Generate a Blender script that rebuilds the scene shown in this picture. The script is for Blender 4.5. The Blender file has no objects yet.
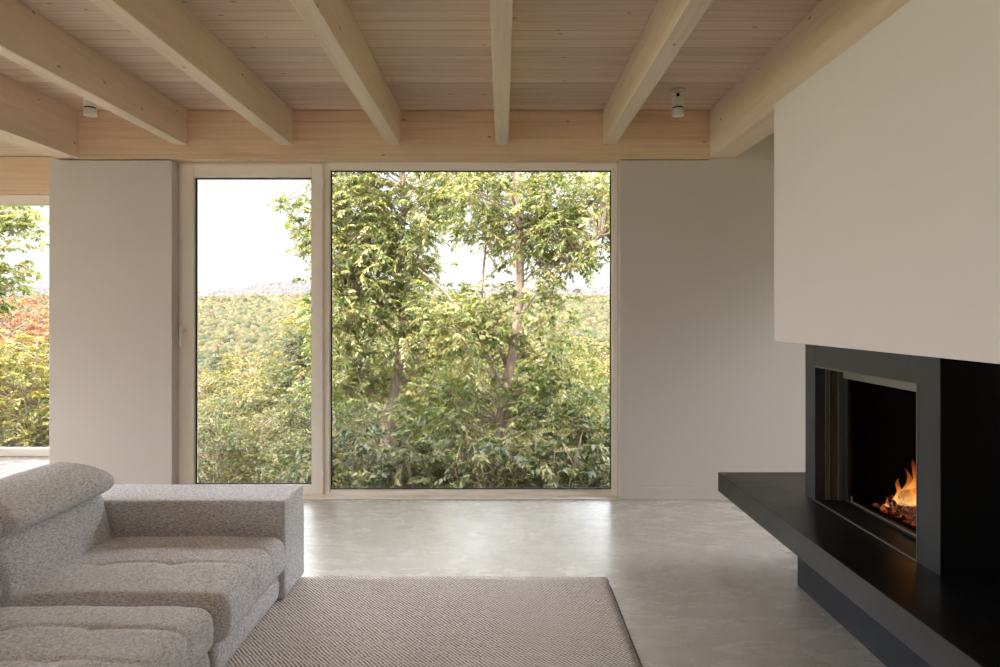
import bpy, bmesh, math, random
import numpy as np
from mathutils import Vector, Matrix, noise

random.seed(7)
rng = np.random.default_rng(11)
C = bpy.context.scene.collection
PI = math.pi

# ------------------------------------------------------------------ dimensions (metres)
EYE = 1.427            # camera height
F = 667.0              # focal length in pixels of the 1000 px wide frame
VX, VY = 502.0, 313.0  # vanishing point
D = 5.092              # room side of the window wall
DF = 5.19              # room side of the window frames
D2 = 6.587             # deeper window wall of the left bay
CEIL = 2.977
HEAD = 2.602           # underside of header beam / edge beams
BACK = -4.6            # wall behind the camera
XL, XR = -6.6, 3.7

def P(px, py, y):      # a point seen at (px, py), y metres into the scene
    return Vector(((px - VX) * y / F, y, EYE - (py - VY) * y / F))

# ------------------------------------------------------------------ node helpers
def new_mat(name):
    m = bpy.data.materials.new(name)
    m.use_nodes = True
    nt = m.node_tree
    nt.nodes.clear()
    out = nt.nodes.new('ShaderNodeOutputMaterial')
    return m, nt, out

def N(nt, t, **kw):
    n = nt.nodes.new('ShaderNode' + t)
    for k, v in kw.items():
        if k in n.inputs:
            n.inputs[k].default_value = v
        else:
            setattr(n, k, v)
    return n

def L(nt, a, b):
    nt.links.new(a, b)

def ramp(nt, fac, stops):
    r = nt.nodes.new('ShaderNodeValToRGB')
    cr = r.color_ramp
    while len(cr.elements) < len(stops):
        cr.elements.new(0.5)
    for e, (p, c) in zip(cr.elements, stops):
        e.position = p
        e.color = (*c, 1) if len(c) == 3 else c
    L(nt, fac, r.inputs[0])
    return r.outputs[0]

def math_node(nt, op, a, b=None, clamp=False):
    n = nt.nodes.new('ShaderNodeMath')
    n.operation = op
    n.use_clamp = clamp
    for i, v in enumerate((a, b)):
        if v is None:
            continue
        if isinstance(v, (int, float)):
            n.inputs[i].default_value = v
        else:
            L(nt, v, n.inputs[i])
    return n.outputs[0]

def mixc(nt, fac, a, b, mode='MIX'):
    n = nt.nodes.new('ShaderNodeMix')
    n.data_type = 'RGBA'
    n.blend_type = mode
    for sock, v in ((n.inputs[0], fac), (n.inputs[6], a), (n.inputs[7], b)):
        if isinstance(v, (int, float)):
            sock.default_value = v
        elif isinstance(v, tuple):
            sock.default_value = (*v, 1)
        else:
            L(nt, v, sock)
    return n.outputs[2]

def coords(nt, scale=(1, 1, 1), rot=(0, 0, 0)):
    tc = nt.nodes.new('ShaderNodeTexCoord')
    mp = nt.nodes.new('ShaderNodeMapping')
    mp.inputs['Scale'].default_value = scale
    mp.inputs['Rotation'].default_value = rot
    L(nt, tc.outputs['Object'], mp.inputs[0])
    return mp.outputs[0]

def principled(nt, out, **kw):
    b = nt.nodes.new('ShaderNodeBsdfPrincipled')
    for k, v in kw.items():
        k = k.replace('_', ' ')
        s = b.inputs[k]
        if isinstance(v, tuple) and len(v) == 3 and s.type == 'RGBA':
            v = (*v, 1)
        if hasattr(v, 'is_linked') or hasattr(v, 'links'):
            L(nt, v, s)
        else:
            s.default_value = v
    L(nt, b.outputs[0], out.inputs[0])
    return b

def bump(nt, b, height, strength, dist=0.01):
    n = nt.nodes.new('ShaderNodeBump')
    n.inputs['Strength'].default_value = strength
    n.inputs['Distance'].default_value = dist
    L(nt, height, n.inputs['Height'])
    L(nt, n.outputs[0], b.inputs['Normal'])

def noise_tex(nt, vec, scale, detail=4, rough=0.55, dist=0.0):
    n = N(nt, 'TexNoise')
    n.inputs['Scale'].default_value = scale
    n.inputs['Detail'].default_value = detail
    n.inputs['Roughness'].default_value = rough
    n.inputs['Distortion'].default_value = dist
    L(nt, vec, n.inputs['Vector'])
    return n.outputs['Fac']

# ------------------------------------------------------------------ materials
def mat_plaster(name, col):
    m, nt, out = new_mat(name)
    v = coords(nt)
    n1 = noise_tex(nt, v, 1.3, 3)
    n2 = noise_tex(nt, v, 220, 2)
    c = mixc(nt, n1, tuple(x * .975 for x in col), tuple(min(1, x * 1.02) for x in col))
    b = principled(nt, out, Base_Color=c, Roughness=.85)
    b.inputs['Specular IOR Level'].default_value = .25
    bump(nt, b, n2, .04, .002)
    return m

def mat_wood(name, axis, dark, mid, light, board=None, board_axis=1, knots=True, rough=.62, seam=1.0):
    """Spruce: fine grain drawn out along axis; boards of a given width where planked."""
    m, nt, out = new_mat(name)
    s = [1, 1, 1]
    s[axis] = .045
    v = coords(nt, tuple(s))
    vb = coords(nt)
    boardval = None
    if board:
        sep = N(nt, 'SeparateXYZ')
        L(nt, vb, sep.inputs[0])
        q = math_node(nt, 'DIVIDE', sep.outputs[board_axis], board)
        fl = math_node(nt, 'FLOOR', q)
        fr = math_node(nt, 'FRACT', q)
        wn = N(nt, 'TexWhiteNoise')
        wn.noise_dimensions = '1D'
        L(nt, fl, wn.inputs['W'])
        boardval = wn.outputs['Value']
        off = math_node(nt, 'MULTIPLY', boardval, 40)
        cmb = N(nt, 'CombineXYZ')
        for i in range(3):
            L(nt, off, cmb.inputs[i])
        va = N(nt, 'VectorMath')
        va.operation = 'ADD'
        L(nt, v, va.inputs[0]); L(nt, cmb.outputs[0], va.inputs[1])
        v = va.outputs[0]
    n1 = noise_tex(nt, v, 16, 5, .6, .6)
    n2 = noise_tex(nt, v, 75, 3, .5, .2)
    f = math_node(nt, 'ADD', math_node(nt, 'MULTIPLY', n1, .65), math_node(nt, 'MULTIPLY', n2, .35))
    c = ramp(nt, f, [(.30, dark), (.5, mid), (.70, light)])
    if boardval is not None:
        tone = ramp(nt, boardval, [(0, tuple(1 - (1 - q) * seam for q in (.86, .85, .84))), (1, (1.06, 1.05, 1.04))])
        c = mixc(nt, 1.0, c, tone, 'MULTIPLY')
    if knots:
        ks = [10, 10, 10]
        ks[axis] = 4.6
        vk = coords(nt, tuple(ks))
        vo = N(nt, 'TexVoronoi')
        vo.inputs['Scale'].default_value = 1.0
        L(nt, vk, vo.inputs['Vector'])
        wn2 = N(nt, 'TexWhiteNoise')
        L(nt, vo.outputs['Position'], wn2.inputs['Vector'])
        near = math_node(nt, 'LESS_THAN', vo.outputs['Distance'], .078)
        pick = math_node(nt, 'GREATER_THAN', wn2.outputs['Value'], .15)
        kf = math_node(nt, 'MULTIPLY', math_node(nt, 'MULTIPLY', near, pick), .62)
        c = mixc(nt, kf, c, (.20, .105, .05))
    b = principled(nt, out, Base_Color=c, Roughness=rough)
    b.inputs['Specular IOR Level'].default_value = .3
    if board:
        d = math_node(nt, 'MINIMUM', fr, math_node(nt, 'SUBTRACT', 1.0, fr))
        g = math_node(nt, 'LESS_THAN', d, .018)
        b.inputs['Base Color'].links and nt.links.remove(b.inputs['Base Color'].links[0])
        L(nt, mixc(nt, math_node(nt, 'MULTIPLY', g, .6 * seam), c, (.16, .09, .045)), b.inputs['Base Color'])
        h = math_node(nt, 'MINIMUM', math_node(nt, 'MULTIPLY', d, 22), 1.0)
        bump(nt, b, h, .6 * seam, .004)
    else:
        bump(nt, b, f, .08, .003)
    return m

def mat_concrete():
    m, nt, out = new_mat('polished_concrete')
    v = coords(nt)
    vs = coords(nt, (.45, 1.0, 1))
    n1 = noise_tex(nt, v, .9, 4, .6)
    n2 = noise_tex(nt, vs, 7, 10, .78, .2)
    n3 = noise_tex(nt, v, 70, 4, .65)
    n4 = noise_tex(nt, vs, 1.6, 3, .5)
    scr = noise_tex(nt, coords(nt, (5, 42, 1), (0, 0, .06)), 1.0, 7, .72, .4)
    c = ramp(nt, n1, [(.3, (.55, .52, .49)), (.7, (.64, .61, .58))])
    zone = ramp(nt, n4, [(.36, (0, 0, 0)), (.66, (1, 1, 1))])
    mott = ramp(nt, n2, [(.38, (1, 1, 1)), (.60, (0, 0, 0))])
    c = mixc(nt, math_node(nt, 'MULTIPLY', math_node(nt, 'MULTIPLY', mott, zone), .33), c, (.27, .25, .235))
    sl = ramp(nt, scr, [(.30, (1, 1, 1)), (.44, (0, 0, 0))])
    c = mixc(nt, math_node(nt, 'MULTIPLY', math_node(nt, 'MULTIPLY', sl, zone), .7), c, (.20, .19, .18))
    c = mixc(nt, math_node(nt, 'MULTIPLY', n3, .18), c, (.36, .34, .32))
    r = ramp(nt, n2, [(.35, (.30,) * 3), (.7, (.23,) * 3)])
    b = principled(nt, out, Base_Color=c, Roughness=r)
    b.inputs['Specular IOR Level'].default_value = 1.0
    bump(nt, b, n3, .03, .002)
    return m

def mat_fabric():
    m, nt, out = new_mat('grey_tweed')
    v1 = coords(nt, (1, 1, 1), (0, .3, .6))
    v2 = coords(nt, (440, 55, 270), (0.3, .2, .5))
    v3 = coords(nt, (60, 440, 320), (0.2, .1, .7))
    a = noise_tex(nt, v2, 1.0, 2, .5)
    b_ = noise_tex(nt, v3, 1.0, 2, .5)
    f = math_node(nt, 'ADD', math_node(nt, 'MULTIPLY', a, .5), math_node(nt, 'MULTIPLY', b_, .5))
    n = noise_tex(nt, v1, 9, 3)
    c = ramp(nt, f, [(.40, (.27, .27, .295)), (.5, (.725, .735, .80)), (.58, (.96, .97, 1.0))])
    c = mixc(nt, math_node(nt, 'MULTIPLY', n, .25), c, (.67, .67, .715))
    bs = principled(nt, out, Base_Color=c, Roughness=.95)
    bs.inputs['Specular IOR Level'].default_value = .12
    bs.inputs['Sheen Weight'].default_value = .25
    bs.inputs['Sheen Roughness'].default_value = .5
    bump(nt, bs, f, .35, .003)
    return m

def mat_rug():
    m, nt, out = new_mat('woven_wool')
    tc = nt.nodes.new('ShaderNodeTexCoord')
    sep = N(nt, 'SeparateXYZ')
    L(nt, tc.outputs['Object'], sep.inputs[0])
    wob = noise_tex(nt, tc.outputs['Object'], 14, 3, .6)
    wob = math_node(nt, 'MULTIPLY', wob, 5.0)
    x, y = sep.outputs[0], sep.outputs[1]
    u = math_node(nt, 'ADD', math_node(nt, 'MULTIPLY', x, 345), math_node(nt, 'MULTIPLY', y, 300))
    u = math_node(nt, 'ADD', u, wob)
    s1 = math_node(nt, 'SINE', u)
    w = math_node(nt, 'SINE', math_node(nt, 'MULTIPLY', x, 330))
    w2 = math_node(nt, 'SINE', math_node(nt, 'MULTIPLY', y, 210))
    n = noise_tex(nt, tc.outputs['Object'], 105, 3, .75)
    f = math_node(nt, 'ADD', math_node(nt, 'MULTIPLY', s1, .22), math_node(nt, 'MULTIPLY', n, 1.25))
    f = math_node(nt, 'ADD', f, math_node(nt, 'MULTIPLY', math_node(nt, 'MULTIPLY', w, w2), .12))
    c = ramp(nt, f, [(.33, (.14, .10, .095)), (.55, (.60, .535, .51)), (.80, (.97, .92, .90))])
    big = noise_tex(nt, tc.outputs['Object'], 3, 3)
    c = mixc(nt, math_node(nt, 'MULTIPLY', big, .25), c, (.60, .53, .49))
    b = principled(nt, out, Base_Color=c, Roughness=.97)
    b.inputs['Specular IOR Level'].default_value = .08
    bump(nt, b, f, .7, .006)
    return m

def mat_slate(name, col=(.008, .008, .009), rough=.33, spec=.38):
    m, nt, out = new_mat(name)
    v = coords(nt)
    n1 = noise_tex(nt, v, 4, 6, .65)
    n2 = noise_tex(nt, v, 130, 3, .6)
    c = mixc(nt, n1, tuple(x * .8 for x in col), tuple(x * 1.2 for x in col))
    r = ramp(nt, n1, [(.3, (rough - .05,) * 3), (.7, (rough + .07,) * 3)])
    b = principled(nt, out, Base_Color=c, Roughness=r)
    b.inputs['Specular IOR Level'].default_value = spec
    bump(nt, b, n2, .05, .002)
    return m

def mat_simple(name, col, rough=.5, metallic=0.0, spec=.4, var=.06):
    m, nt, out = new_mat(name)
    v = coords(nt)
    n1 = noise_tex(nt, v, 35, 3)
    c = mixc(nt, n1, tuple(x * (1 - var) for x in col), tuple(min(1, x * (1 + var)) for x in col))
    b = principled(nt, out, Base_Color=c, Roughness=rough, Metallic=metallic)
    b.inputs['Specular IOR Level'].default_value = spec
    return m

def mat_glass(name, ior=1.45, tint=(.985, .995, .985)):
    m, nt, out = new_mat(name)
    tr = N(nt, 'BsdfTransparent')
    tr.inputs[0].default_value = (*tint, 1)
    gl = N(nt, 'BsdfGlossy')
    gl.inputs['Roughness'].default_value = .01
    fr = N(nt, 'Fresnel')
    fr.inputs[0].default_value = ior
    mx = N(nt, 'MixShader')
    L(nt, fr.outputs[0], mx.inputs[0]); L(nt, tr.outputs[0], mx.inputs[1]); L(nt, gl.outputs[0], mx.inputs[2])
    L(nt, mx.outputs[0], out.inputs[0])
    return m

def mat_leaf(name, trans=.42, gloss=.03):
    m, nt, out = new_mat(name)
    at = N(nt, 'Attribute')
    at.attribute_name = 'Col'
    df = N(nt, 'BsdfDiffuse'); tl = N(nt, 'BsdfTranslucent'); gl = N(nt, 'BsdfGlossy')
    gl.inputs['Roughness'].default_value = .42
    L(nt, at.outputs['Color'], df.inputs[0])
    warm = mixc(nt, 1.0, at.outputs['Color'], (1.15, 1.12, .75), 'MULTIPLY')
    L(nt, warm, tl.inputs[0])
    m1 = N(nt, 'MixShader'); m1.inputs[0].default_value = trans
    L(nt, df.outputs[0], m1.inputs[1]); L(nt, tl.outputs[0], m1.inputs[2])
    m2 = N(nt, 'MixShader'); m2.inputs[0].default_value = gloss
    L(nt, m1.outputs[0], m2.inputs[1]); L(nt, gl.outputs[0], m2.inputs[2])
    L(nt, m2.outputs[0], out.inputs[0])
    return m

def mat_bark(name, a, b_):
    m, nt, out = new_mat(name)
    v = coords(nt, (1, 1, .25))
    n1 = noise_tex(nt, v, 22, 6, .7, .5)
    c = ramp(nt, n1, [(.3, a), (.7, b_)])
    b = principled(nt, out, Base_Color=c, Roughness=.9)
    b.inputs['Specular IOR Level'].default_value = .15
    bump(nt, b, n1, .7, .03)
    return m

def mat_forest():
    m, nt, out = new_mat('far_foliage')
    at = N(nt, 'Attribute'); at.attribute_name = 'Col'
    v = coords(nt)
    n1 = noise_tex(nt, v, .9, 5, .7)
    c = mixc(nt, 1.0, at.outputs['Color'], ramp(nt, n1, [(.32, (.75, .75, .75)), (.68, (1.25, 1.24, 1.22))]), 'MULTIPLY')
    b = principled(nt, out, Base_Color=c, Roughness=.95)
    b.inputs['Specular IOR Level'].default_value = .05
    bump(nt, b, n1, 1.0, 1.2)
    return m

def mat_ground():
    m, nt, out = new_mat('hillside_soil_and_grass')
    v = coords(nt)
    n1 = noise_tex(nt, v, .6, 6, .7)
    c = ramp(nt, n1, [(.3, (.05, .05, .02)), (.55, (.10, .11, .04)), (.75, (.16, .15, .06))])
    principled(nt, out, Base_Color=c, Roughness=.95)
    return m

def mat_flame():
    m, nt, out = new_mat('flame')
    at = N(nt, 'Attribute'); at.attribute_name = 'Col'
    em = N(nt, 'Emission'); em.inputs[1].default_value = 1.25
    L(nt, at.outputs['Color'], em.inputs[0])
    tr = N(nt, 'BsdfTransparent')
    mx = N(nt, 'MixShader')
    L(nt, at.outputs['Alpha'], mx.inputs[0])
    L(nt, tr.outputs[0], mx.inputs[1]); L(nt, em.outputs[0], mx.inputs[2])
    L(nt, mx.outputs[0], out.inputs[0])
    return m

def mat_ember():
    m, nt, out = new_mat('charred_log')
    v = coords(nt)
    n1 = noise_tex(nt, v, 38, 4, .6)
    n2 = noise_tex(nt, v, 90, 3, .6)
    c = ramp(nt, n2, [(.35, (.012, .011, .010)), (.55, (.06, .055, .05)), (.72, (.42, .40, .37))])
    b = principled(nt, out, Base_Color=c, Roughness=.95)
    g = ramp(nt, n1, [(.50, (0, 0, 0)), (.60, (1, .10, .02)), (.76, (1, .42, .1))])
    L(nt, g, b.inputs['Emission Color'])
    b.inputs['Emission Strength'].default_value = .3
    bump(nt, b, n1, .8, .01)
    return m

M = {}
M['wall'] = mat_plaster('warm_white_plaster', (.64, .585, .55))
M['chimney'] = mat_plaster('smooth_white_plaster', (.79, .735, .70))
W_D, W_M, W_L = (.63, .47, .345), (.755, .605, .475), (.825, .69, .565)
M['planks'] = mat_wood('spruce_planks', 0, W_D, W_M, W_L, board=.118, board_axis=1)
M['joist'] = mat_wood('spruce_joist', 1, (.655, .505, .40), (.735, .59, .485), (.785, .65, .545))
M['header'] = mat_wood('spruce_header', 0, (.68, .485, .325), (.80, .60, .425), (.86, .69, .52), board=.1255, board_axis=2, seam=.3)
M['rear'] = mat_plaster('darkened_plaster', (.34, .31, .285))  # unseen wall, toned dark to cut fill from behind the camera
M['floor'] = mat_concrete()
M['fabric'] = mat_fabric()
M['rug'] = mat_rug()
M['rug_edge'] = mat_simple('rug_binding', (.17, .13, .11), .95, spec=.1)
M['slate'] = mat_slate('dark_slate')
M['slate_jamb_lit'] = mat_slate('dark_slate_lit_facing', (.030, .031, .037), .42, .45)  # paler copy of the slate: window light put into the facing's colour
M['slate_plinth'] = mat_slate('blue_black_slate', (.014, .017, .025), .45, .3)
M['slate_side_shaded'] = mat_slate('side_slate_in_shade', (.004, .004, .0045), .55, .2)  # blacker copy of the slate: shade on the near end put into its colour
M['frame'] = mat_simple('beige_lacquer', (.92, .85, .765), .42, spec=.4, var=.02)
M['gasket'] = mat_simple('black_rubber', (.02, .02, .022), .6)
M['nickel'] = mat_simple('satin_nickel', (.93, .88, .80), .28, .35, .7)
M['glass'] = mat_glass('window_glass')
M['fire_glass'] = mat_glass('stove_glass', 1.025, (.90, .90, .90))
M['steel'] = mat_simple('black_steel', (.020, .019, .018), .5, 0, .25)
M['bronze'] = mat_simple('brown_steel', (.085, .075, .062), .5, 0, .3)
M['strip'] = mat_simple('brushed_strip', (.20, .19, .18), .45, .2, .5)
M['trim'] = mat_simple('dull_bronze_trim', (.17, .15, .13), .45, .3, .4)
M['firebrick'] = mat_simple('sooty_firebrick', (.012, .011, .011), .95, 0, .05, .4)
M['white_metal'] = mat_simple('white_enamel', (.74, .70, .62), .4, spec=.4, var=.02)
M['black_metal'] = mat_simple('black_enamel', (.02, .02, .02), .5)
M['leaf'] = mat_leaf('leaf')
M['bark'] = mat_bark('grey_brown_bark', (.09, .066, .05), (.30, .225, .18))
M['forest'] = mat_forest()
M['ground'] = mat_ground()
M['flame'] = mat_flame()
M['ember'] = mat_ember()
M['roof'] = mat_simple('dark_roofing', (.12, .12, .12), .8)

# ------------------------------------------------------------------ mesh helpers
def link(o, parent=None):
    C.objects.link(o)
    if parent is not None:
        o.parent = parent
    return o

def obj_bm(name, bm, mat, parent=None, smooth=False, loc=None):
    me = bpy.data.meshes.new(name)
    bmesh.ops.recalc_face_normals(bm, faces=bm.faces)
    bm.to_mesh(me)
    bm.free()
    if smooth:
        me.shade_smooth()
    if mat:
        me.materials.append(mat)
    o = bpy.data.objects.new(name, me)
    if loc:
        o.location = loc
    return link(o, parent)

def box(bm, x0, x1, y0, y1, z0, z1, bev=0.0, seg=2):
    r = bmesh.ops.create_cube(bm, size=1.0)
    vs = r['verts']
    for v in vs:
        v.co = Vector((x0 + (v.co.x + .5) * (x1 - x0), y0 + (v.co.y + .5) * (y1 - y0), z0 + (v.co.z + .5) * (z1 - z0)))
    if bev > 0:
        es = list({e for v in vs for e in v.link_edges})
        bmesh.ops.bevel(bm, geom=es, offset=bev, segments=seg, affect='EDGES', profile=.5)

def boxes(name, mat, lst, parent=None, bev=0.0, seg=2):
    bm = bmesh.new()
    for b in lst:
        box(bm, *b, bev=bev, seg=seg)
    return obj_bm(name, bm, mat, parent)

def cyl(bm, p0, p1, r0, r1=None, n=24, cap=True):
    r1 = r0 if r1 is None else r1
    p0, p1 = Vector(p0), Vector(p1)
    d = p1 - p0
    q = d.to_track_quat('Z', 'Y').to_matrix().to_4x4()
    q.translation = (p0 + p1) / 2
    bmesh.ops.create_cone(bm, cap_ends=cap, segments=n, radius1=r0, radius2=r1, depth=d.length, matrix=q)

def lathe(bm, prof, n=32, center=(0, 0, 0)):
    """prof: list of (radius, z)."""
    cx, cy, cz = center
    rings = []
    for r, z in prof:
        rings.append([bm.verts.new((cx + r * math.cos(2 * PI * i / n), cy + r * math.sin(2 * PI * i / n), cz + z)) for i in range(n)])
    for a, b in zip(rings, rings[1:]):
        for i in range(n):
            bm.faces.new((a[i], a[(i + 1) % n], b[(i + 1) % n], b[i]))
    bm.faces.new(rings[0][::-1]); bm.faces.new(rings[-1])

def empty(name, loc=(0, 0, 0)):
    o = bpy.data.objects.new(name, None)
    o.empty_display_size = .1
    o.location = loc
    return link(o)

def tag(o, label, cat=None, group=None, kind=None):
    if label: o['label'] = label
    if cat: o['category'] = cat
    if group: o['group'] = group
    if kind: o['kind'] = kind
    return o

def struct(o, label=None, cat=None):
    o['kind'] = 'structure'
    return tag(o, label, cat)

def keep(o, root):
    """Parent o to root without moving it (o was built in world coordinates)."""
    o.parent = root
    o.location = o.location - root.location
    return o

# ------------------------------------------------------------------ the room shell
W0, W1 = -2.519, .901                      # the big opening
struct(boxes('floor', M['floor'], [(XL, XR, BACK, D + .30, -.12, 0), (XL, -3.21, D + .30, D2 + .3, -.12, 0)]),
       'grey polished concrete floor with darker mottling', 'floor')
struct(boxes('ceiling', M['planks'], [(XL - .3, XR + .3, BACK - .3, D2 + .3, CEIL, CEIL + .05)]),
       'pale spruce board ceiling with narrow lines between boards', 'ceiling')
struct(boxes('roof', M['roof'], [(XL - .7, XR + .7, BACK - .7, D + .32, CEIL + .05, CEIL + .45), (XL - .7, -3.15, D + .32, D2 + .35, CEIL + .05, CEIL + .45)]),
       'flat roof above the board ceiling', 'roof')
# window wall: pier between the two bays, wall right of the big window
struct(boxes('wall_back_pier', M['wall'], [(-3.458, W0, D, D + .30, 0, HEAD - .008), (-3.458, -3.208, D + .30, D2 + .3, 0, HEAD), (-3.2300, -3.208, D + .30, D2 + .3, HEAD, CEIL)], bev=.004),
       'narrow white wall pier left of the glazed door', 'wall')
struct(boxes('wall_back', M['wall'], [(W1, XR, D, D + .30, 0, HEAD - .008), (1.78, XR, D, D + .3, HEAD - .008, CEIL)], bev=.003),
       'white wall between the big window and the fireplace', 'wall')
struct(boxes('baseboard_back', M['wall'], [(W1 + .004, XR - .01, D - .009, D + .002, 0.003, .094)], bev=.0015),
       'flush white baseboard under the wall right of the window', 'baseboard')
# spruce header over the big opening and over the left bay's windows
hd = boxes('trim_header', M['header'], [(-3.24, 1.5825, D - .004, D + .30, HEAD, CEIL - .006), (1.5825, 1.781, D + .002, D + .30, HEAD - .008, CEIL - .006)], bev=.002)
struct(hd, 'long spruce header beam above the glazed door and big window', 'header beam')
hd2 = boxes('trim_header', M['header'], [(XL, -3.208, D2, D2 + .3, HEAD, CEIL - .006)], bev=.002)
struct(hd2, 'spruce header over the far left window, half hidden by the edge beam', 'header beam')

# side and rear walls with their glazing
def wall_with_openings(name, along, fixed, t, a0, a1, opens, z1, mat):
    """A wall along 'x' or 'y' at a fixed coordinate, with rectangular openings (b0, b1, zb, zt)."""
    lst = []
    def add(u0, u1, z0, zz):
        if u1 - u0 < 1e-4 or zz - z0 < 1e-4: return
        lst.append((u0, u1, fixed, fixed + t, z0, zz) if along == 'x' else (fixed, fixed + t, u0, u1, z0, zz))
    cur = a0
    for b0, b1, zb, zt in opens:
        add(cur, b0, 0, z1)
        add(b0, b1, 0, zb); add(b0, b1, zt, z1)
        cur = b1
    add(cur, a1, 0, z1)
    return boxes(name, mat, lst)

struct(wall_with_openings('wall_left', 'y', XL - .3, .3, BACK, D2 + .3, [(-4.2, 6.3, .05, 2.8)], CEIL, M['wall']), 'white outer wall with wide added glazing on the left', 'wall')
struct(wall_with_openings('wall_right', 'y', XR, .3, BACK, D + .3, [(3.60, 4.95, .05, 2.55)], CEIL, M['wall']), 'white outer wall behind the chimney breast', 'wall')
struct(boxes('wall_rear', M['rear'], [(XL, XR, BACK - .3, BACK, 0, CEIL)]), 'unseen rear wall of the room, darkened to cut fill light', 'wall')

# ------------------------------------------------------------------ windows
def frame_bars(name, mat, x0, x1, z0, z1, y0, y1, w, parent, bev=.004, bottom=None, top=None):
    wl, wr = (w, w) if not isinstance(w, tuple) else w
    b = bottom if bottom is not None else wl
    t = top if top is not None else wl
    return boxes(name, mat, [(x0, x0 + wl, y0, y1, z0, z1), (x1 - wr, x1, y0, y1, z0, z1),
                             (x0 + wl, x1 - wr, y0, y1, z1 - t, z1), (x0 + wl, x1 - wr, y0, y1, z0, z0 + b)], parent, bev)

def gasket(x0, x1, z0, z1, y, parent, t=.009):
    return boxes('gasket', M['gasket'], [(x0, x0 + t, y, y + .012, z0, z1), (x1 - t, x1, y, y + .012, z0, z1),
                                          (x0 + t, x1 - t, y, y + .012, z1 - t, z1), (x0 + t, x1 - t, y, y + .012, z0, z0 + t)], parent)

# door_1: tall glazed door
dr = struct(empty('door_1', (-1.95, DF, 0)), 'tall beige framed glazed door left of the big window', 'door')
dx0, dx1 = W0 + .001, -1.3815
keep(frame_bars('door_frame', M['frame'], dx0, dx1, .002, HEAD - .002, DF, DF + .09, (.030, .020), dr, .003, .03, .026), dr)
keep(frame_bars('door_sash', M['frame'], dx0 + .027, dx1 - .010, .022, HEAD - .018, DF - .016, DF + .062, (.098, .088), dr, .005, .070, .104), dr)
gx0, gx1, gz0, gz1 = dx0 + .125, dx1 - .098, .090, HEAD - .122
keep(gasket(gx0 - .001, gx1 + .001, gz0 - .001, gz1 + .001, DF + .018, dr, .011), dr)
keep(boxes('pane', M['glass'], [(gx0, gx1, DF + .024, DF + .028, gz0, gz1)], dr), dr)
# handle
hx, hz = -2.468, 1.300
bm = bmesh.new()
cyl(bm, (hx, DF - .017, hz), (hx, DF - .027, hz), .026, .024)
cyl(bm, (hx, DF - .024, hz), (hx, DF - .066, hz), .0105)
hnd = keep(obj_bm('handle', bm, M['nickel'], dr, True), dr)
tag(hnd, 'small satin metal lever handle turned downwards')
bm = bmesh.new()
cyl(bm, (hx + .004, DF - .062, hz + .014), (hx - .003, DF - .060, hz - .125), .0115, .0085)
bmesh.ops.create_uvsphere(bm, u_segments=16, v_segments=8, radius=.0085, matrix=Matrix.Translation((hx - .003, DF - .060, hz - .125)))
bmesh.ops.create_uvsphere(bm, u_segments=16, v_segments=8, radius=.0125, matrix=Matrix.Translation((hx + .004, DF - .062, hz + .014)))
lv = obj_bm('lever', bm, M['nickel'], hnd, True)
lv.location = -(dr.location)
lv.location = lv.location - hnd.location
# hinges on the right stile
for hz_ in (.13, 2.40):
    bm = bmesh.new()
    cyl(bm, (dx1 - .004, DF - .014, hz_), (dx1 - .004, DF - .014, hz_ + .075), .009)
    keep(obj_bm('hinge', bm, M['frame'], dr, True), dr)

# window_1: the big fixed pane
wn = struct(empty('window_1', (-.24, DF, 0)), 'big fixed beige framed window looking into trees', 'window')
fx0, fx1 = -1.3805, W1 - .001
keep(frame_bars('window_frame', M['frame'], fx0, fx1, .002, HEAD - .002, DF, DF + .09, (.038, .042), wn, .005, .042, .056), wn)
bx0, bx1, bz0, bz1 = fx0 + .038, fx1 - .042, .044, HEAD - .058      # clear opening of the frame
keep(boxes('glazing_bead', M['frame'], [(bx0 - .002, bx0 + .006, DF + .010, DF + .05, bz0, bz1), (bx1 - .006, bx1 + .002, DF + .010, DF + .05, bz0, bz1),
                                         (bx0 + .006, bx1 - .006, DF + .010, DF + .05, bz1 - .006, bz1 + .002), (bx0 + .006, bx1 - .006, DF + .010, DF + .05, bz0 - .002, bz0 + .006)], wn, .001), wn)
keep(gasket(bx0 + .005, bx1 - .005, bz0 + .005, bz1 - .005, DF + .018, wn, .010), wn)
keep(boxes('pane', M['glass'], [(bx0 + .006, bx1 - .006, DF + .024, DF + .028, bz0 + .006, bz1 - .006)], wn), wn)
struct(boxes('trim_threshold', M['frame'], [(W0 + .002, W1 - .002, D + .006, DF, .0005, .010)], bev=.003), 'low threshold strip below the glazed door and window', 'threshold')

def glazed_wall(name, axis, fixed, a0, a1, z0, z1, n, label):
    w = struct(empty(name, (0, 0, 0)), label, 'window')
    bars, step = [], (a1 - a0) / n
    def bx(u0, u1, zz0, zz1, d0=.0, d1=.09):
        return (u0, u1, fixed + d0, fixed + d1, zz0, zz1) if axis == 'x' else (fixed + d0, fixed + d1, u0, u1, zz0, zz1)
    bars += [bx(a0, a1, z1 - .09, z1), bx(a0, a1, z0, z0 + .07)]
    for i in range(n + 1):
        u = a0 + i * step
        bars.append(bx(max(a0, u - .04), min(a1, u + .04), z0 + .07, z1 - .09))
    boxes('window_frame', M['frame'], bars, w, .003)
    for i in range(n):
        boxes('pane', M['glass'], [bx(a0 + i * step + .04, a0 + (i + 1) * step - .04, z0 + .07, z1 - .09, .04, .044)], w)
    return w

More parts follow.
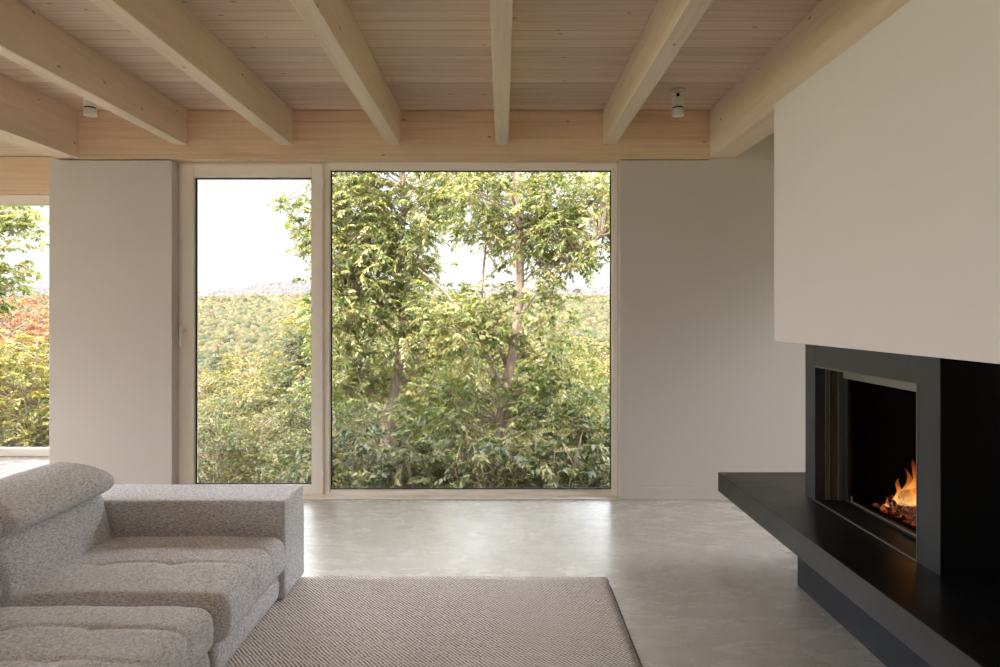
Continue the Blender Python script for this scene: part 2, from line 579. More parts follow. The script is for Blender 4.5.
glazed_wall('window_2', 'x', D2 + .05, XL + .05, -3.48, .004, HEAD - .004, 1, 'far left window beyond the white pier, cut by the picture edge')
glazed_wall('window_added_left', 'y', XL - .17, -4.2, 6.3, .054, 2.796, 6, 'wide unseen glazing added along the left wall for daylight')  # out of view, added and sized to bring daylight into the room
glazed_wall('window_4', 'y', XR + .1, 3.60, 4.95, .054, 2.546, 1, 'window in the passage behind the chimney breast')

# ------------------------------------------------------------------ joists and edge beams
JB = EYE + 168 / 131.0                     # underside of the joists
right_edges = [-2.400, -1.598, -.776, .046, .868]
ords = ['first joist left of centre, nearest the left edge beam', 'second joist, above the glazed door', 'third joist, above the left part of the big window',
        'straight-on middle joist above the big window', 'joist right of the middle one, nearest the ceiling spot']
jl = ['pale spruce ceiling joist above the white pier, next to the deep left edge beam',
      'pale spruce ceiling joist meeting the header above the glazed door',
      'pale spruce ceiling joist above the left half of the big window',
      'pale spruce ceiling joist seen straight from below, above the middle of the big window',
      'pale spruce ceiling joist meeting the header at the right end of the big window']
for xr, lab in zip(right_edges, jl):
    j = boxes('ceiling_joist', M['joist'], [(xr - .097, xr, BACK, D - .005, JB, CEIL - .001)], bev=.003)
    tag(j, lab, 'ceiling joist', 'spruce joists across the ceiling')
tag(boxes('ceiling_edge_beam', M['joist'], [(-3.42, -3.232, BACK, D2 - .002, HEAD + .008, CEIL - .001)], bev=.003),
    'deep spruce edge beam at the far left of the ceiling', 'ceiling beam', 'deep edge beams of the ceiling')
tag(boxes('ceiling_edge_beam', M['joist'], [(1.583, 1.779, BACK, D - .005, HEAD + .008, CEIL - .001)], bev=.003),
    'deep spruce edge beam running above the chimney breast', 'ceiling beam', 'deep edge beams of the ceiling')

# ------------------------------------------------------------------ ceiling spots
def spot(x, y, label):
    r = tag(empty('ceiling_spotlight', (x, y, CEIL)), label, 'spotlight', 'ceiling spotlights')
    bm = bmesh.new(); lathe(bm, [(.048, 0), (.050, -.006), (.050, -.016), (.044, -.021), (.012, -.022)], 32)
    obj_bm('canopy', bm, M['white_metal'], r, True)
    bm = bmesh.new(); lathe(bm, [(.010, -.018), (.010, -.046), (.017, -.050), (.017, -.062)], 20)
    obj_bm('stem', bm, M['black_metal'], r, True)
    bm = bmesh.new(); lathe(bm, [(.020, -.052), (.040, -.055), (.0425, -.060), (.0425, -.118), (.041, -.120), (.02, -.120)], 32)
    obj_bm('lamp_body', bm, M['white_metal'], r, True)
    bm = bmesh.new(); lathe(bm, [(.030, -.119), (.037, -.120), (.037, -.132), (.030, -.133)], 32)
    tag(obj_bm('ring', bm, M['black_metal'], r, True), 'thin black ring around the lamp')
    bm = bmesh.new(); lathe(bm, [(.02, -.131), (.0415, -.131), (.0425, -.133), (.0425, -.174), (.040, -.178), (.036, -.178), (.034, -.165), (.02, -.160)], 32)
    obj_bm('lamp_shade', bm, M['white_metal'], r, True)
    return r
spot(1.224, 4.64, 'cream cylinder spotlight hanging under the boards near the chimney breast')
spot(-2.865, 4.64, 'cream cylinder spotlight half hidden behind a joist on the left')

# ------------------------------------------------------------------ chimney breast, fireplace, hearth
XM, XF = 1.536, 1.550
MB = 1.269
HZ = .497
cb = boxes('chimney_breast', M['chimney'], [(XM, 2.55, 1.45, 3.767, MB, HEAD + .002)], bev=.003)
tag(cb, 'big smooth white chimney breast hanging above the fireplace', 'chimney breast')

he = tag(empty('hearth_bench', (1.85, 2.6, 0)), 'dark slate hearth bench jutting out under the fireplace', 'hearth')
keep(boxes('slab', M['slate'], [(1.263, 2.55, 1.2, 3.90, HZ - .111, HZ)], he, .003), he)
keep(boxes('plinth', M['slate_plinth'], [(XF, 2.50, 1.5, 3.50, 0.0, HZ - .111)], he, .002), he)

fp = tag(empty('fireplace', (1.85, 2.88, HZ)), 'dark slate fireplace with a glass fronted fire burning low', 'fireplace')
S0, S1 = 2.360, 3.409                      # surround near and far end
O0, O1, OZ0, OZ1 = 2.491, 3.303, .503, 1.162
T = .05
def fpart(name, mat, lst, bev=.0015, parent=fp):
    return keep(boxes(name, mat, lst, parent, bev), fp)
sj = M['slate_jamb_lit']
fpart('jamb', sj, [(XF, XF + T, O1, S1, HZ, MB - .001)])
fpart('jamb', sj, [(XF, XF + T, S0 + .041, O0, HZ, MB - .001), (XF, XF + .003, S0, S0 + .041, HZ, MB - .001)], 0)
fpart('header_panel', sj, [(XF + .0006, XF + T, O0 + .04, O1 - .001, OZ1, MB - .001), (XF, XF + T, O0 - .001, O0 + .039, OZ1, MB - .001)], .001)
fpart('side_panel', M['slate_side_shaded'], [(XF + .0032, 2.5, S0, S0 + .04, HZ, MB - .001)])
fpart('side_panel', M['slate'], [(XF + T, 2.5, S1 - .04, S1, HZ, MB - .001)])
fpart('back_panel', M['slate'], [(2.44, 2.5, S0 + .04, S1 - .04, HZ, MB - .001)])
XI = 1.684                                 # plane of the glass door
# stepped liner between facing and door
fpart('liner', M['bronze'], [(XF + T, XI + .03, O1 - .006, O1 + .02, OZ0, OZ1), (XF + .066, XF + .070, O1 - .014, O1 - .006, OZ0, OZ1), (XF + .108, XI + .03, O1 - .020, O1 - .006, OZ0, OZ1 - .02),
                              (XF + T, XI + .03, O0 - .02, O0 + .006, OZ0, OZ1), (XF + T, XI + .03, O0, O1, OZ1 - .004, OZ1 + .02)], .001)
fpart('sill_plate', M['steel'], [(XF + .004, XI + .02, O0, O1, HZ + .0005, HZ + .006)], .001)
fpart('trim_bar', M['trim'], [(XF - .004, XF + .002, O0 - .004, O1 + .004, HZ + .001, HZ + .006), (XF - .003, XF + .002, O0 - .0045, O0 + .001, HZ + .006, OZ1 + .003),
                               (XF - .003, XF + .002, O0, O1, OZ1 - .003, OZ1 + .002)], .0005)
# door frame and glass
df = fpart('stove_door', M['steel'], [(XI, XI + .025, O1 - .050, O1 - .022, HZ + .02, OZ1 - .03), (XI, XI + .025, O0 + .02, O0 + .05, HZ + .02, OZ1 - .03),
                                      (XI, XI + .025, O0 + .02, O1 - .022, HZ + .008, HZ + .024)], .002)
def fsub(name, mat, lst, bev=.001):
    o = boxes(name, mat, lst, df, bev)
    return o
tag(fsub('top_strip', M['strip'], [(XI - .006, XI + .02, O0 + .02, O1 - .022, OZ1 - .055, OZ1 - .022)]), 'brushed metal strip along the top of the glass')
tag(fsub('bottom_rail', M['strip'], [(XI - .004, XI + .004, O0 + .02, O1 - .10, HZ + .020, HZ + .025)], .0005), 'thin bright rail below the glass')
bm = bmesh.new()
cyl(bm, (XI - .006, O1 - .105, HZ + .022), (XI - .006, O1 - .105, HZ + .045), .005, .004, 12)
bmesh.ops.create_uvsphere(bm, u_segments=12, v_segments=8, radius=.006, matrix=Matrix.Translation((XI - .006, O1 - .105, HZ + .047)))
obj_bm('latch', bm, M['strip'], df, True)
fsub('glass_pane', M['fire_glass'], [(XI + .010, XI + .014, O0 + .05, O1 - .050, HZ + .024, OZ1 - .055)], 0)
# firebox (open toward the room)
fpart('firebox', M['firebrick'], [(XI + .03, 2.20, O0 - .02, O1 + .02, HZ + .004, HZ + .018), (2.16, 2.20, O0 - .02, O1 + .02, HZ + .018, OZ1 + .04),
                                  (XI + .03, 2.16, O1 + .0, O1 + .02, HZ + .018, OZ1 + .04), (XI + .03, 2.16, O0 - .02, O0, HZ + .018, OZ1 + .04),
                                  (XI + .03, 2.16, O0, O1, OZ1 + .02, OZ1 + .04)], 0)

# logs
FB = HZ + .018
def log(p0, p1, r, label):
    bm = bmesh.new()
    p0, p1 = Vector(p0), Vector(p1)
    d = (p1 - p0); n, seg = 14, 9
    q = d.to_track_quat('Z', 'Y')
    rings = []
    for s in range(seg + 1):
        t = s / seg
        c = p0.lerp(p1, t)
        rad = r * (1 - .12 * t)
        if s in (0, seg): rad *= .86
        ring = []
        for i in range(n):
            a = 2 * PI * i / n
            k = rad * (1 + .16 * noise.noise(Vector((math.cos(a) * 1.7 + p0.x * 31, math.sin(a) * 1.7 + p0.y * 17, t * 5))))
            ring.append(bm.verts.new(c + q @ Vector((k * math.cos(a), k * math.sin(a), 0))))
        rings.append(ring)
    for a, b in zip(rings, rings[1:]):
        for i in range(n):
            bm.faces.new((a[i], a[(i + 1) % n], b[(i + 1) % n], b[i]))
    bm.faces.new(rings[0][::-1]); bm.faces.new(rings[-1])
    base = (p0 + p1) / 2
    base.z = min(p0.z, p1.z) - r
    for v in bm.verts: v.co -= base
    o = obj_bm('firewood_log', bm, M['ember'], None, True, base)
    return tag(o, label, 'log', 'logs in the fire')
log((1.80, 2.62, FB + .040), (1.81, 3.10, FB + .036), .036, 'charred log at the front of the fire, lying along the glass')
log((1.92, 2.60, FB + .042), (1.93, 3.08, FB + .038), .038, 'charred log lying at the back of the fire')
log((1.775, 2.95, FB + .098), (1.96, 3.02, FB + .108), .029, 'charred log lying crosswise on top near the left of the fire')
log((1.78, 2.78, FB + .100), (1.97, 2.72, FB + .108), .030, 'charred log lying crosswise on top, hidden by the right jamb')
# ember bed
bm = bmesh.new()
for i in range(150):
    x, y = random.uniform(1.75, 2.0), random.uniform(2.62, 3.17)
    r = random.uniform(.008, .017)
    m4 = Matrix.Translation((x, y, FB + r * .55)) @ Matrix.Rotation(random.uniform(0, 6), 4, 'Z') @ Matrix.Diagonal((r * 1.3, r, r * .7, 1))
    bmesh.ops.create_icosphere(bm, subdivisions=1, radius=1, matrix=m4)
tag(obj_bm('embers', bm, M['ember'], None), 'bed of glowing embers under the logs', 'embers', kind='stuff')

# flames: twisted tapering tongues, as real closed bodies of glowing gas
def tongue(bm, base, h, r, lean, ph, lay, sq=.55):
    n, seg = 12, 14
    rings = []
    for s in range(seg + 1):
        t = s / seg
        w = r * (1.0 - t) ** .75 * (1 + .5 * math.sin(min(1, t * 2.2) * PI)) * (.35 + .65 * min(1, t * 5))
        c = Vector((base[0] + lean[0] * t * t + .30 * r * math.sin(ph + t * 6) * t, base[1] + lean[1] * t * t + .5 * r * math.sin(ph * 1.7 + t * 7.0) * t, base[2] + h * t))
        ring = []
        for i in range(n):
            a = 2 * PI * i / n + t * 1.4 + ph
            k = max(w, .0004) * (1 + .25 * math.sin(3 * a + t * 5 + ph))
            v = bm.verts.new(c + Vector((k * sq * math.cos(a), k * math.sin(a), 0)))
            if t < .30: col = Vector((1.0, .58, .20)).lerp(Vector((1.0, .42, .09)), t / .30)
            elif t < .65: col = Vector((1.0, .42, .09)).lerp(Vector((.78, .20, .030)), (t - .30) / .35)
            else: col = Vector((.78, .20, .030)).lerp(Vector((.30, .05, .010)), (t - .65) / .35)
            v[lay] = (*col, .36 * (1 - t) ** .8 + .03)
            ring.append(v)
        rings.append(ring)
    for a, b in zip(rings, rings[1:]):
        for i in range(n):
            bm.faces.new((a[i], a[(i + 1) % n], b[(i + 1) % n], b[i]))
    bm.faces.new(rings[0][::-1]); bm.faces.new(rings[-1])

fire = tag(empty('fire', (1.87, 2.88, FB)), 'orange flames flickering over the logs behind the glass', 'fire')
flames = [((1.84, 2.955, FB + .06), .20, .050, (.0, .01), .3), ((1.86, 3.00, FB + .05), .145, .040, (.01, -.02), 1.6), ((1.83, 3.065, FB + .02), .095, .028, (.0, .03), 2.7),
          ((1.86, 2.90, FB + .06), .24, .055, (.0, .0), 4.1), ((1.80, 3.01, FB + .05), .085, .032, (.0, .01), 5.0), ((1.88, 2.80, FB + .06), .26, .06, (.0, .02), .9),
          ((1.86, 2.71, FB + .05), .19, .05, (.01, -.02), 2.2), ((1.80, 2.93, FB + .06), .11, .034, (.0, -.01), 3.3), ((1.785, 2.985, FB + .05), .12, .030, (.0, .02), 1.2), ((1.79, 2.945, FB + .06), .17, .034, (.0, .0), 3.9), ((1.79, 3.08, FB + .012), .05, .022, (.0, .01), 4.4)]
for f_ in flames:
    bm = bmesh.new()
    lay = bm.verts.layers.float_color.new('Col')
    tongue(bm, *f_, lay)
    o = obj_bm('flame', bm, M['flame'], fire, True)
    o.location = -fire.location

# ------------------------------------------------------------------ sofa
def axis_pts(a0, a1, r, step):
    """Samples along an edge, dense inside the rounded ends."""
    e = [r * (1 - math.cos(PI / 2 * i / 5)) for i in range(6)]
    n = max(2, int((a1 - a0 - 2 * r) / step))
    mid = [a0 + r + (a1 - a0 - 2 * r) * i / n for i in range(n + 1)]
    return [a0 + q for q in e[:-1]] + mid + [a1 - q for q in e[:-1]][::-1]

def soft_block(name, x0, x1, y0, y1, z0, z1, r, parent, step=.016, shape=None, mat=None):
    xs, ys, zs = axis_pts(x0, x1, r, step), axis_pts(y0, y1, r, step), axis_pts(z0, z1, r, step)
    bm = bmesh.new()
    cache = {}
    lo, hi = Vector((x0 + r, y0 + r, z0 + r)), Vector((x1 - r, y1 - r, z1 - r))
    def vert(p):
        key = (round(p[0], 5), round(p[1], 5), round(p[2], 5))
        if key in cache: return cache[key]
        q = Vector(p)
        inner = Vector((min(max(q.x, lo.x), hi.x), min(max(q.y, lo.y), hi.y), min(max(q.z, lo.z), hi.z)))
        d = q - inner
        nrm = d.normalized() if d.length > 1e-9 else Vector((0, 0, 1))
        pos = inner + nrm * r
        if shape: pos = shape(pos, nrm)
        cache[key] = bm.verts.new(pos)
        return cache[key]
    def grid(A, B, fn):
        for i in range(len(A) - 1):
            for j in range(len(B) - 1):
                bm.faces.new((vert(fn(A[i], B[j])), vert(fn(A[i + 1], B[j])), vert(fn(A[i + 1], B[j + 1])), vert(fn(A[i], B[j + 1]))))
    for z in (z0, z1): grid(xs, ys, lambda a, b: (a, b, z))
    for y in (y0, y1): grid(xs, zs, lambda a, b: (a, y, b))
    for x in (x0, x1): grid(ys, zs, lambda a, b: (x, a, b))
    return obj_bm(name, bm, mat or M['fabric'], parent, True)

SX, SB = -1.080, -1.905                      # front and back of the seats
sofa = tag(empty('sofa', (-1.7, 2.6, 0)), 'low grey tweed sofa with a tufted seat and adjustable headrest', 'sofa')
def wob(p, k, s):
    return noise.noise(Vector((p.x * s + k, p.y * s, p.z * s)))

def seat(y0, y1, xf, seams, tufts, ph):
    z0, z1 = .142, .322 if y0 < 2 else .333
    def shape(p, n):
        u = (p.x - SB) / (xf - SB); v = (p.y - y0) / (y1 - y0); w = (p.z - z0) / (z1 - z0)
        p = p.copy()
        dome = max(0, min(1, u) * (1 - min(1, u)) * 4) ** .5 * max(0, v * (1 - v) * 4) ** .6
        if n.z > .1: p.z += .020 * dome * n.z
        if n.x > .1: p.x += .020 * n.x * (max(0, w * (1 - w) * 4) ** .7)                # front bulges out over the base
        p += n * .004 * wob(p, ph, 7)
        for sy in seams:                                                                  # stitched grooves that run on down the front
            d = abs(p.y - sy - .006 * math.sin(p.x * 9 + ph))
            if (n.z > .05 or n.x > .05):
                p -= n * (.0075 * math.exp(-(d / .0055) ** 2) + .0015 * math.exp(-(d / .025) ** 2)) * (1 if n.z > .6 else .6)
        for tx, ty in tufts:
            d = math.hypot((p.x - tx), (p.y - ty))
            if n.z > .3:
                p.z -= .009 * math.exp(-(d / .040) ** 2) + .006 * math.exp(-(d / .012) ** 2)
                ang = math.atan2(p.y - ty, p.x - tx)
                p.z -= .003 * math.exp(-(d / .08) ** 2) * (.5 + .5 * math.cos(4 * ang + 1.0))
        return p
    s_ = keep(soft_block('seat_cushion', SB - .10, xf, y0, y1, z0, z1, .044, sofa, .011, shape), sofa)
    return s_
seat(2.560, 3.2835, SX + .004, (3.085, 2.885), ((-1.43, 3.095), (-1.43, 2.885), (-1.74, 2.89)), .3)
seat(1.815, 2.535, SX - .020, (2.315, 2.10), ((-1.43, 2.315), (-1.43, 2.10), (-1.74, 2.31)), 2.9)

def base(y0, y1, xf):
    def shape(p, n):
        w = (p.z - .016) / .13
        p = p.copy()
        if n.x > .1: p.x += .012 * max(0, w * (1 - w) * 4)
        return p + n * .003 * wob(p, 5, 6)
    return keep(soft_block('seat_base', -2.30, xf, y0, y1, .016, .150, .022, sofa, .03, shape), sofa)
base(2.548, 3.282, SX - .022)
base(1.815, 2.544, SX - .040)
def arm_shape(p, n):
    return p + n * .003 * wob(p, 1, 5)
keep(soft_block('armrest', -2.42, SX + .010, 3.284, 3.612, .016, .502, .014, sofa, .03, arm_shape), sofa)

def back(y0, y1, ph):
    def shape(p, n):
        t = max(0, (p.z - .30) / .30)
        p = p.copy()
        v = (p.y - y0) / (y1 - y0)
        p.x -= .075 * t
        if n.x > .3: p.x += .022 * max(0, v * (1 - v) * 4) ** .6 * max(0, 1 - abs(t - .4))
        return p + n * .004 * wob(p, ph, 6)
    keep(soft_block('backrest', -2.34, SB + .010, y0, y1, .16, .585, .04, sofa, .02, shape), sofa)
    def hshape(p, n):
        p = p.copy()
        cx, cz = -2.15, .640
        drop = .022
        u = (p.x - cx) / .27
        v = (p.y - y0) / (y1 - y0)
        thick = (max(.0, 1 - abs(u) ** 2.3)) ** .55
        ends = (max(0.02, 1 - abs(2 * v - 1) ** 5)) ** .35
        dz = p.z - cz
        p.z = cz + dz * (.22 + .78 * thick) * (.60 + .40 * ends)
        p.z += -.055 * u * u * (1 if u < 0 else .35) - .004 * u + .010 - drop - (.05 * max(0, -u))
        return p + n * .004 * wob(p, ph + 3, 7)
    keep(soft_block('headrest', -2.42, -1.885, y0 + .006, y1 - .004, .555, .725, .05, sofa, .016, hshape), sofa)
back(2.556, 3.276, 1.1)
back(1.815, 2.548, 7.7)
for fx, fy, z0 in ((-1.2, 3.45, .0125), (-1.2, 1.95, .0125), (-2.2, 3.45, 0.0), (-2.2, 1.95, 0.0)):
    keep(boxes('foot', M['black_metal'], [(fx - .03, fx + .03, fy - .03, fy + .03, z0, .022)], sofa), sofa)

# ------------------------------------------------------------------ rug
def make_rug():
    x0, x1, y0, y1, t = -1.62, .556, .95, 3.578, .012
    root = tag(empty('rug', (0, 2.3, 0)), 'flat woven beige and brown wool rug on the concrete floor', 'rug')
    bm = bmesh.new()
    nx, ny = 60, 70
    g = []
    for i in range(nx + 1):
        row = []
        for j in range(ny + 1):
            x = x0 + (x1 - x0) * i / nx; y = y0 + (y1 - y0) * j / ny
            if i in (0, nx): x += .005 * noise.noise(Vector((y * 9, 1.3, 0)))
            if j in (0, ny): y += .004 * noise.noise(Vector((x * 9, 7.3, 0)))
            row.append(bm.verts.new((x, y, t - .0004 + .0004 * noise.noise(Vector((x * 3, y * 3, 0))))))
        g.append(row)
    for i in range(nx):
        for j in range(ny):
            bm.faces.new((g[i][j], g[i + 1][j], g[i + 1][j + 1], g[i][j + 1]))
    r = bmesh.ops.extrude_face_region(bm, geom=list(bm.faces))
    for v in [e for e in r['geom'] if isinstance(e, bmesh.types.BMVert)]:
        v.co.z = .001
    keep(obj_bm('pile', bm, M['rug'], root, True), root)
    # overcast binding loops along the borders
    bm = bmesh.new()
    def loop(px, py, dx, dy):
        c = Vector((px, py, .0065))
        q = Vector((dx, dy, 0)).to_track_quat('Z', 'Y').to_matrix().to_4x4()
        q.translation = c
        bmesh.ops.create_cone(bm, cap_ends=True, segments=6, radius1=.0055, radius2=.0045, depth=.013, matrix=q)
    n = int((x1 - x0) / .011)
    for i in range(n):
        x = x0 + (i + .5) * .011
        loop(x, y1 + .001 + random.uniform(-.002, .002), .7, .7)
    n = int((y1 - y0) / .011)
    for i in range(n):
        y = y0 + (i + .5) * .011
        loop(x1 + .001 + random.uniform(-.002, .002), y, .7, .7)
    tag(keep(obj_bm('binding', bm, M['rug_edge'], root, True), root), 'dark brown stitched edge')
make_rug()

# ------------------------------------------------------------------ outdoors: terrain
def ground_z(x, y):
    """Hillside falling from the house into a valley, then rising to a wooded plateau and a ridge."""
    pts = [(-60, -1.2), (4, -1.3), (7, -2.0), (12, -3.4), (20, -5.8), (40, -11), (80, -21), (140, -32), (240, -42), (420, -38), (700, -24), (1100, -2), (1600, 14), (2100, 18), (2700, 18)]
    for (a, za), (b, zb) in zip(pts, pts[1:]):
        if y <= b:
            t = min(1, max(0, (y - a) / (b - a)))
            z = za + (zb - za) * t
            break
    else:
        z = pts[-1][1]
    if y > 60:
        k = min(1, (y - 60) / 300)
        z += k * 10 * noise.noise(Vector((x * .004, y * .004, 3.1)))
    if y > 1500:
        px = x / y * F + VX
        ridge = 42 * math.exp(-((px - 300) / 75) ** 2) + 18 * math.exp(-((px - 60) / 90) ** 2) + 22 * math.exp(-((px - 560) / 120) ** 2)
        z += min(1, (y - 1500) / 800) * (ridge + 34)
    return z

def mesh_np(name, verts, faces, mat, parent=None, col=None, smooth=False, loops=3):
    me = bpy.data.meshes.new(name)
    nv, nf = len(verts), len(faces)
    me.vertices.add(nv)
    me.vertices.foreach_set('co', np.asarray(verts, np.float32).ravel())
    me.loops.add(nf * loops)
    me.loops.foreach_set('vertex_index', np.asarray(faces, np.int32).ravel())
    me.polygons.add(nf)
    me.polygons.foreach_set('loop_start', np.arange(0, nf * loops, loops, dtype=np.int32))
    me.polygons.foreach_set('loop_total', np.full(nf, loops, np.int32))
    me.update(calc_edges=True)
    if col is not None:
        a = me.attributes.new('Col', 'FLOAT_COLOR', 'POINT')
        a.data.foreach_set('color', np.asarray(col, np.float32).ravel())
    if smooth: me.shade_smooth()
    me.materials.append(mat)
    o = bpy.data.objects.new(name, me)
    return link(o, parent)

ys = [-30, -10, 0, 3, 4.5] + [5 + i * 1.5 for i in range(12)]
while ys[-1] < 2750: ys.append(ys[-1] * 1.05)
us = np.linspace(-1.5, 1.1, 90)
tv, tf = [], []
for y in ys:
    for u in us:
        x = u * max(abs(y), 25) - .2 * 25
        tv.append((x, y, ground_z(x, y)))
nu = len(us)
for i in range(len(ys) - 1):
    for j in range(nu - 1):
        a = i * nu + j
        tf.append((a, a + 1, a + nu + 1, a + nu))
gr = mesh_np('hillside_ground', tv, tf, M['ground'], None, None, True, 4)
struct(gr, 'wooded hillside ground falling away into the valley', 'ground')
# the foundation the house stands on
struct(boxes('wall_foundation', M['wall'], [(XL, XR, BACK, D + .28, -2.6, -.13), (XL, -3.21, D + .28, D2 + .28, -2.8, -.13)]), 'pale foundation wall under the floor', 'foundation')

# ------------------------------------------------------------------ far forest (nobody could count it)
def ico(sub):
    bm = bmesh.new()
    bmesh.ops.create_icosphere(bm, subdivisions=sub, radius=1)
    v = np.array([q.co[:] for q in bm.verts]); f = np.array([[w.index for w in p.verts] for p in bm.faces])
    bm.free()
    return v, f
ICO1, ICO2 = ico(2), ico(3)
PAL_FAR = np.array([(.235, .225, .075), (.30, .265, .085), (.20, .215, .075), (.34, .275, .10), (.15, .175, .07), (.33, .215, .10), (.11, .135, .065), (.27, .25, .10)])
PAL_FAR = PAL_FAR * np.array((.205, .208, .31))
PAL_W = np.array([.22, .2, .17, .12, .1, .06, .05, .08])
def forest(y_from, y_to, shape, u0, u1, dens=1.0):
    V0, F0 = shape
    vv, ff, cc, base = [], [], [], 0
    y = y_from
    while y < y_to:
        r = 1.8 + .0024 * y
        x = u0 * y
        while x < u1 * y:
            xx, yy = x + rng.normal(0, r * .4), y + rng.normal(0, r * .5)
            rr = r * rng.uniform(.7, 1.25)
            tall = rr * rng.uniform(1.0, 1.5)
            gz = ground_z(xx, yy)
            d = rng.normal(0, 1, (len(V0), 1)) * (.13 if yy < 1700 else .04)
            v = V0 * (1 + d) * np.array((rr, rr, tall)) + np.array((xx, yy, gz + tall * .75))
            vv.append(v); ff.append(F0 + base); base += len(V0)
            c = PAL_FAR[rng.choice(len(PAL_FAR), p=PAL_W)] * rng.uniform(.8, 1.2)
            if yy > 1750: c = np.array((.060, .056, .056)) * rng.uniform(.88, 1.12)  # ridge crowns greyed: distance haze put into their colour
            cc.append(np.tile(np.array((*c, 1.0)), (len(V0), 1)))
            x += r * 1.55 / dens
        y += r * 1.25 / dens
    return np.concatenate(vv), np.concatenate(ff), np.concatenate(cc)
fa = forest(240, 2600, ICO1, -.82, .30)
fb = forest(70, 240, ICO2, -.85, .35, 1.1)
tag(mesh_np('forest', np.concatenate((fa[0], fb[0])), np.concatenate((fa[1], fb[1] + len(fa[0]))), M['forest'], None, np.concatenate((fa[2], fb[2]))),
    'sunlit yellow green forest covering the valley and far hills, its ridge tinted grey like haze', 'forest', kind='stuff')

# ------------------------------------------------------------------ leaves and trees
def leaf_mesh(pos, axis, nrm, length, width, col):
    n = len(pos)
    axis = axis / np.linalg.norm(axis, axis=1, keepdims=True)
    side = np.cross(axis, nrm); side /= (np.linalg.norm(side, axis=1, keepdims=True) + 1e-9)
    up = np.cross(side, axis)
    L_ = length[:, None]; W_ = width[:, None]
    fold = rng.uniform(.10, .30, (n, 1)) * W_
    curl = rng.uniform(-.05, .22, (n, 1)) * L_
    v = np.empty((n, 5, 3))
    v[:, 0] = pos
    v[:, 1] = pos + axis * L_ * .42 + side * W_ * .5 + up * fold
    v[:, 2] = pos + axis * L_ * .45
    v[:, 3] = pos + axis * L_ * .42 - side * W_ * .5 + up * fold
    v[:, 4] = pos + axis * L_ - up * curl
    b = (np.arange(n) * 5)[:, None]
    f = np.concatenate([b + np.array([[0, 1, 2]]), b + np.array([[1, 4, 2]]), b + np.array([[0, 2, 3]]), b + np.array([[2, 4, 3]])])
    c = np.repeat(np.concatenate([col, np.ones((n, 1))], 1), 5, axis=0)
    return v.reshape(-1, 3), f, c

class Tree:
    def __init__(self):
        self.tubes = []          # (list of points, list of radii, sides)
        self.lp, self.la, self.ln, self.ll, self.lw, self.lc = [], [], [], [], [], []
    def tube(self, pts, rad, n=8):
        self.tubes.append(([Vector(p) for p in pts], rad, n))
    def spray(self, c, rad, n_twigs, n_leaves, L0, pal, w, asp=.42, droop=.35, twig_r=.0035, out=None):
        c = np.array(c)
        for _ in range(n_twigs):
            d = rng.normal(0, 1, 3); d[2] *= .55
            d /= np.linalg.norm(d)
            if out is not None: d = d * .75 + np.array(out) * .5
            tl = rad * rng.uniform(.7, 1.5)
            s = c + rng.normal(0, .38, 3) * rad
            e = s + d * tl + np.array((0, 0, -droop * tl * rng.uniform(.3, 1)))
            if twig_r > 0:
                m = (s + e) / 2 + np.array((0, 0, .12 * tl))
                self.tube([s, m, e], [twig_r, twig_r * .8, twig_r * .4], 3)
            t = (np.arange(n_leaves) + rng.uniform(.2, .8, n_leaves)) / n_leaves
            p = s + (e - s) * t[:, None] + np.array((0, 0, 1)) * (.12 * tl * np.sin(t * PI))[:, None]
            td = (e - s) / (np.linalg.norm(e - s) + 1e-9)
            sd = np.cross(td, (0, 0, 1)); sd /= (np.linalg.norm(sd) + 1e-9)
            sgn = np.where(np.arange(n_leaves) % 2 == 0, 1, -1)[:, None]
            ax = td * rng.uniform(.3, .9, (n_leaves, 1)) + sd * sgn * rng.uniform(.5, 1.1, (n_leaves, 1)) + np.array((0, 0, -1)) * rng.uniform(.0, .8, (n_leaves, 1)) + rng.normal(0, .15, (n_leaves, 3))
            nr = np.array((0, 0, 1.0)) + rng.normal(0, .55, (n_leaves, 3))
            ll = L0 * rng.uniform(.65, 1.25, n_leaves)
            self.lp.append(p); self.la.append(ax); self.ln.append(nr); self.ll.append(ll); self.lw.append(ll * asp * rng.uniform(.8, 1.2, n_leaves))
            base_c = pal[rng.choice(len(pal), p=w)]
            cc = base_c * rng.uniform(.75, 1.25, (n_leaves, 1)) * (1 + rng.normal(0, .06, (n_leaves, 3)))
            self.lc.append(np.clip(cc, .005, .9))
    def foliage(self, name, mat, parent):
        v, f, c = leaf_mesh(np.concatenate(self.lp), np.concatenate(self.la), np.concatenate(self.ln), np.concatenate(self.ll), np.concatenate(self.lw), np.concatenate(self.lc))
        o = mesh_np(name, v - np.array(parent.location), f, mat, parent, c)
        return o
    def wood(self, name, mat, parent):
        V, Fc, b = [], [], 0
        for pts, rad, n in self.tubes:
            rings = []
            for i, (p, r) in enumerate(zip(pts, rad)):
                t = (pts[min(i + 1, len(pts) - 1)] - pts[max(i - 1, 0)])
                if t.length < 1e-6: t = Vector((0, 0, 1))
                t.normalize()
                a = t.cross(Vector((.3, .9, .1))); a.normalize(); bb = t.cross(a)
                for k in range(n):
                    an = 2 * PI * k / n
                    V.append((p + (a * math.cos(an) + bb * math.sin(an)) * r)[:])
            for i in range(len(pts) - 1):
                for k in range(n):
                    q = b + i * n
                    Fc.append((q + k, q + (k + 1) % n, q + n + (k + 1) % n, q + n + k))
            b += len(pts) * n
        V = np.array(V) - np.array(parent.location)
        return mesh_np(name, V, Fc, mat, parent, None, True, 4)

